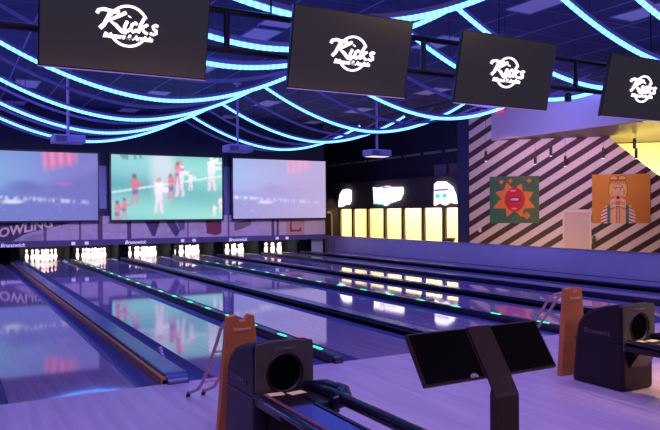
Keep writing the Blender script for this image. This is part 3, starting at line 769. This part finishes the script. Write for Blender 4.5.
# ------------------------------------------------------------------ ball returns
def make_return():
    R = empty('ball_return', (1.45, -2.3, 0))
    hw = .205
    side = [(.54, 0), (.50, .42), (.475, .54), (.42, .62), (.32, .685), (.18, .73), (.04, .755), (-.02, .75), (-.02, 0)]
    h = MB().prism(side, 0, -hw, hw).build('hood_shell', M_purple, R, bevel=.03)
    # face plate with round opening
    n = 72; bm = MB(); bm.mi = 0; cz, r = .555, .120
    outer = []
    top = .75
    def edge(a):
        c, s_ = math.cos(a), math.sin(a); tx = (hw-.004)/abs(c) if abs(c) > 1e-6 else 9; tz = ((top-cz) if s_ > 0 else (cz-.36))/abs(s_) if abs(s_) > 1e-6 else 9
        t = min(tx, tz); x, z = c*t, cz+s_*t
        if z > top-.001: z += .012*(1-(x/hw)**2)
        return x, z
    A = [bm.bm.verts.new((edge(2*PI*k/n)[0], -.035, edge(2*PI*k/n)[1])) for k in range(n)]
    B = [bm.bm.verts.new((r*math.cos(2*PI*k/n), -.035, cz+r*math.sin(2*PI*k/n))) for k in range(n)]
    Cc = [bm.bm.verts.new((r*.93*math.cos(2*PI*k/n), -.021, cz+r*.93*math.sin(2*PI*k/n))) for k in range(n)]
    A2 = [bm.bm.verts.new((v.co.x, -.020, v.co.z)) for v in A]
    for k in range(n):
        j = (k+1) % n
        bm.bm.faces.new((A[k], A[j], B[j], B[k])); bm.bm.faces.new((B[k], B[j], Cc[j], Cc[k])); bm.bm.faces.new((A[j], A[k], A2[k], A2[j]))
    fp = bm.build('face_plate', M_olive, R)
    MB().prism([(r*.93*math.cos(2*PI*k/20), cz+r*.93*math.sin(2*PI*k/20)) for k in range(20)], 1, -.0235, -.0205).build('ball_opening', mat('hole_black', (.003,.003,.004), .9, ior=1.1), fp)
    MB().tube([((r+.004)*math.cos(2*PI*k/24), -.036, cz+(r+.004)*math.sin(2*PI*k/24)) for k in range(24)], .008, 6, closed=True).build('opening_rim', M_black, fp)
    text('lettering', 'Brunswick', .035, mat('faint_lettering', (.28,.25,.22), .5), (.0, -.037, .715), (PI/2, 0, 0), fp, shear=.2)
    text('lettering', 'Brunswick', .07, mat('shell_lettering', (.16,.12,.15), .45), (-hw-.004, .25, .49), (PI/2, 0, -PI/2), h, shear=.25)
    # side seam of the shell
    MB().box(-hw-.006, -hw+.002, -.01, .5, .40, .41).build('seam', M_black, h)
    # rack in front
    MB().prism([(-.02, .36), (-.02, .20), (-.12, .34), (-.45, .36)], 0, -.12, .12).build('rack_bracket', M_purple, R)
    MB().box(-.20, .02, -1.55, -.04, .40, .44).build('shelf', M_pad, R, bevel=.012)
    MB().box(-.20, .20, -.40, -.036, .36, .445).build('tray', M_black, R, bevel=.015)
    ring = [(-.235, -.10, .455), (-.25, -.3, .46), (-.26, -.8, .46), (-.26, -1.4, .46), (-.22, -1.6, .46), (-.1, -1.70, .46), (.06, -1.70, .46), (.16, -1.6, .46), (.19, -1.4, .46), (.19, -.8, .46), (.185, -.3, .46), (.17, -.12, .455)]
    MB().tube(ring, [.020, .020, .022, .024, .03, .036, .038, .038, .038, .038, .038, .038], 10).build('rail', M_rail, R, smooth=True)
    MB().tube([(.14, -.05, .44), (.235, -.14, .455), (.27, -.30, .455), (.22, -.42, .45), (.12, -.44, .44)], [.05, .055, .055, .05, .04], 10).build('rail_corner', M_rail, R, smooth=True)
    MB().tube([(-.17, -.1, .452), (-.175, -1.45, .452)], .010, 6).build('rail_wire', mat('red_brown_wire', (.25,.08,.06), .4), R)
    MB().box(.02, .045, -1.6, -.05, .39, .445).build('shelf_edge', M_black, R)
    for x, a in ((-.105, -.1), (.03, .15)):
        c = MB().box(-.055, .055, -.035, .035, 0, .003).build('card', M_card, R); c.location = (x, -.13-.03*(x > 0)+.02, .447); c.rotation_euler.z = a
    MB().tube([(-.1, -1.45, .40), (-.1, -1.45, .02)], .03, 8).tube([(-.1, -1.45, .02), (-.1, -1.45, 0)], .10, 12).build('leg', M_black, R)
    return R
BR = make_return(); tag(BR, 'black and purple ball return hood with rack, in front on the left', 'ball return', 'ball returns')
B2 = copy_tree(BR); B2.location.x += 3.43; tag(B2, 'black ball return hood with rack at the right edge of the photo', 'ball return', 'ball returns')

# orange wooden bowling ramps with tubular legs, standing behind the hoods
def make_ramp():
    R = empty('bowling_ramp', (1.44, -1.6, 0))
    b = MB().prism([(-.19, 0), (.17, 0), (.095, .83), (.045, .84), (.025, .795), (-.02, .795), (-.04, .84), (-.115, .83)], 1, -.03, .03).build('board', M_board, R, bevel=.006)
    text('lettering', 'Brunswick', .032, mat('board_lettering', (.95,.62,.35), .5), (-.0, -.032, .735), (PI/2, 0, 0), R, offset=.001)
    for k, (x0, x1) in enumerate(((-.07, -.07), (.05, .065))):
        pts = [(x0, .03, .775), (x0, .09, .775), (x0, .16, .755), (x0, .24, .70), (x0, .33, .58), (x1, .58, .30), (x1, .68, .20), (x1, .78, .13), (x1, .93, .075), (x1, 1.05, .035)]
        lg = MB().tube(pts, .0135, 8).build('leg', M_tube, R, smooth=True)
        MB().tube([(x1, 1.04, .04), (x1, 1.075, .0)], .018, 8).build('rubber_foot', M_black, lg)
    MB().tube([(-.07, .40, .50), (.055, .40, .50)], .010, 6).build('crossbar', M_tube, R)
    MB().tube([(-.07, .66, .215), (.062, .66, .215)], .010, 6).build('crossbar', M_tube, R)
    return R
RP = make_ramp(); tag(RP, 'orange wooden bowling ramp with pink tube legs behind the left ball return', 'bowling ramp', 'bowling ramps')
R2 = copy_tree(RP); R2.location.x += 3.43; tag(R2, 'orange wooden bowling ramp with pink tube legs beside the right ball return', 'bowling ramp', 'bowling ramps')

# ------------------------------------------------------------------ scoring console in the foreground
K = empty('scoring_console', (.832, -4.555, 0)); K.rotation_euler.z = math.radians(.5)
tag(K, 'dark scoring console with two black touch panels on a bent pedestal', 'console')
W_, zt, dz, dy = .558, 1.194, -.145, -.100
Lq = math.hypot(dz, dy); ang = math.atan2(-dz, -dy)      # slope of the panels
def slope(x, t, n):      # x across, t down the slope, n out of the face
    ex = Vector((0, dy/Lq, dz/Lq)); nn = Vector((0, -dz/Lq*-1*-1, 0))
    nrm = Vector((0, dz/Lq, -dy/Lq))      # toward viewer and up
    return Vector((x, 0, zt)) + ex*t + nrm*n
def slab(x0, x1, t0, t1, n0, n1):
    mb = MB(); v = [mb.bm.verts.new(slope(x, t, n)) for x in (x0, x1) for t in (t0, t1) for n in (n0, n1)]
    for q in ((0,1,3,2),(4,6,7,5),(0,4,5,1),(2,3,7,6),(0,2,6,4),(1,5,7,3)): mb.bm.faces.new([v[i] for i in q])
    return mb
pc0, pc1 = .240, .342
tp1 = slab(0, pc0+.02, 0, Lq, -.016, 0).build('touch_panel', M_console, K, bevel=.003)
tp2 = slab(pc1-.02, W_, 0, Lq, -.016, 0).build('touch_panel', M_console, K, bevel=.003)
for a, b_, tp in ((.007, pc0-.004, tp1), (pc1+.004, W_-.007, tp2)):
    slab(a, b_, .006, Lq-.007, 0, .0012).build('panel_glass', M_glass, tp)
# bent pedestal: strip over the middle, curve, vertical post
path = [slope(0, .0, .006), slope(0, .05, .006), slope(0, Lq-.01, .006), slope(0, Lq+.036, .004)]
e = path[-1]; path += [Vector((0, e.y-.012, e.z-.018)), Vector((0, e.y-.018, e.z-.030)), Vector((0, e.y-.018, e.z-.045)), Vector((0, e.y-.018, e.z-.08)), Vector((0, e.y-.018, .02))]
mb = MB(); prev = None
for i, p in enumerate(path):
    t = (path[min(i+1, len(path)-1)]-path[max(i-1, 0)]).normalized(); nn = Vector((0, t.z, -t.y))
    v = [mb.bm.verts.new(p+Vector((x, 0, 0))+nn*n_) for x, n_ in ((pc0+.004, 0), (pc1, 0), (pc1, -.03 if i > 3 else -.008), (pc0+.004, -.03 if i > 3 else -.008))]
    if prev:
        for q in range(4): mb.bm.faces.new((prev[q], prev[(q+1)%4], v[(q+1)%4], v[q]))
    else: mb.bm.faces.new(v)
    prev = v
mb.bm.faces.new(prev[::-1])
mb.build('pedestal', M_console, K, bevel=.003)
MB().lathe([(.16, 0), (.16, .012), (.15, .018), (.05, .022)], seg=24).build('base_plate', M_console, K, loc=((pc0+pc1)/2, path[-1].y+.01, 0))
st = MB(); vv = [st.bm.verts.new(slope(.196+.017*math.cos(PI*k/8), Lq-.006-.014*math.sin(PI*k/8), .0018)) for k in range(9)]
st.bm.faces.new(vv); st.build('sticker', mat('white_sticker', (.75,.68,.6), .5), tp1)
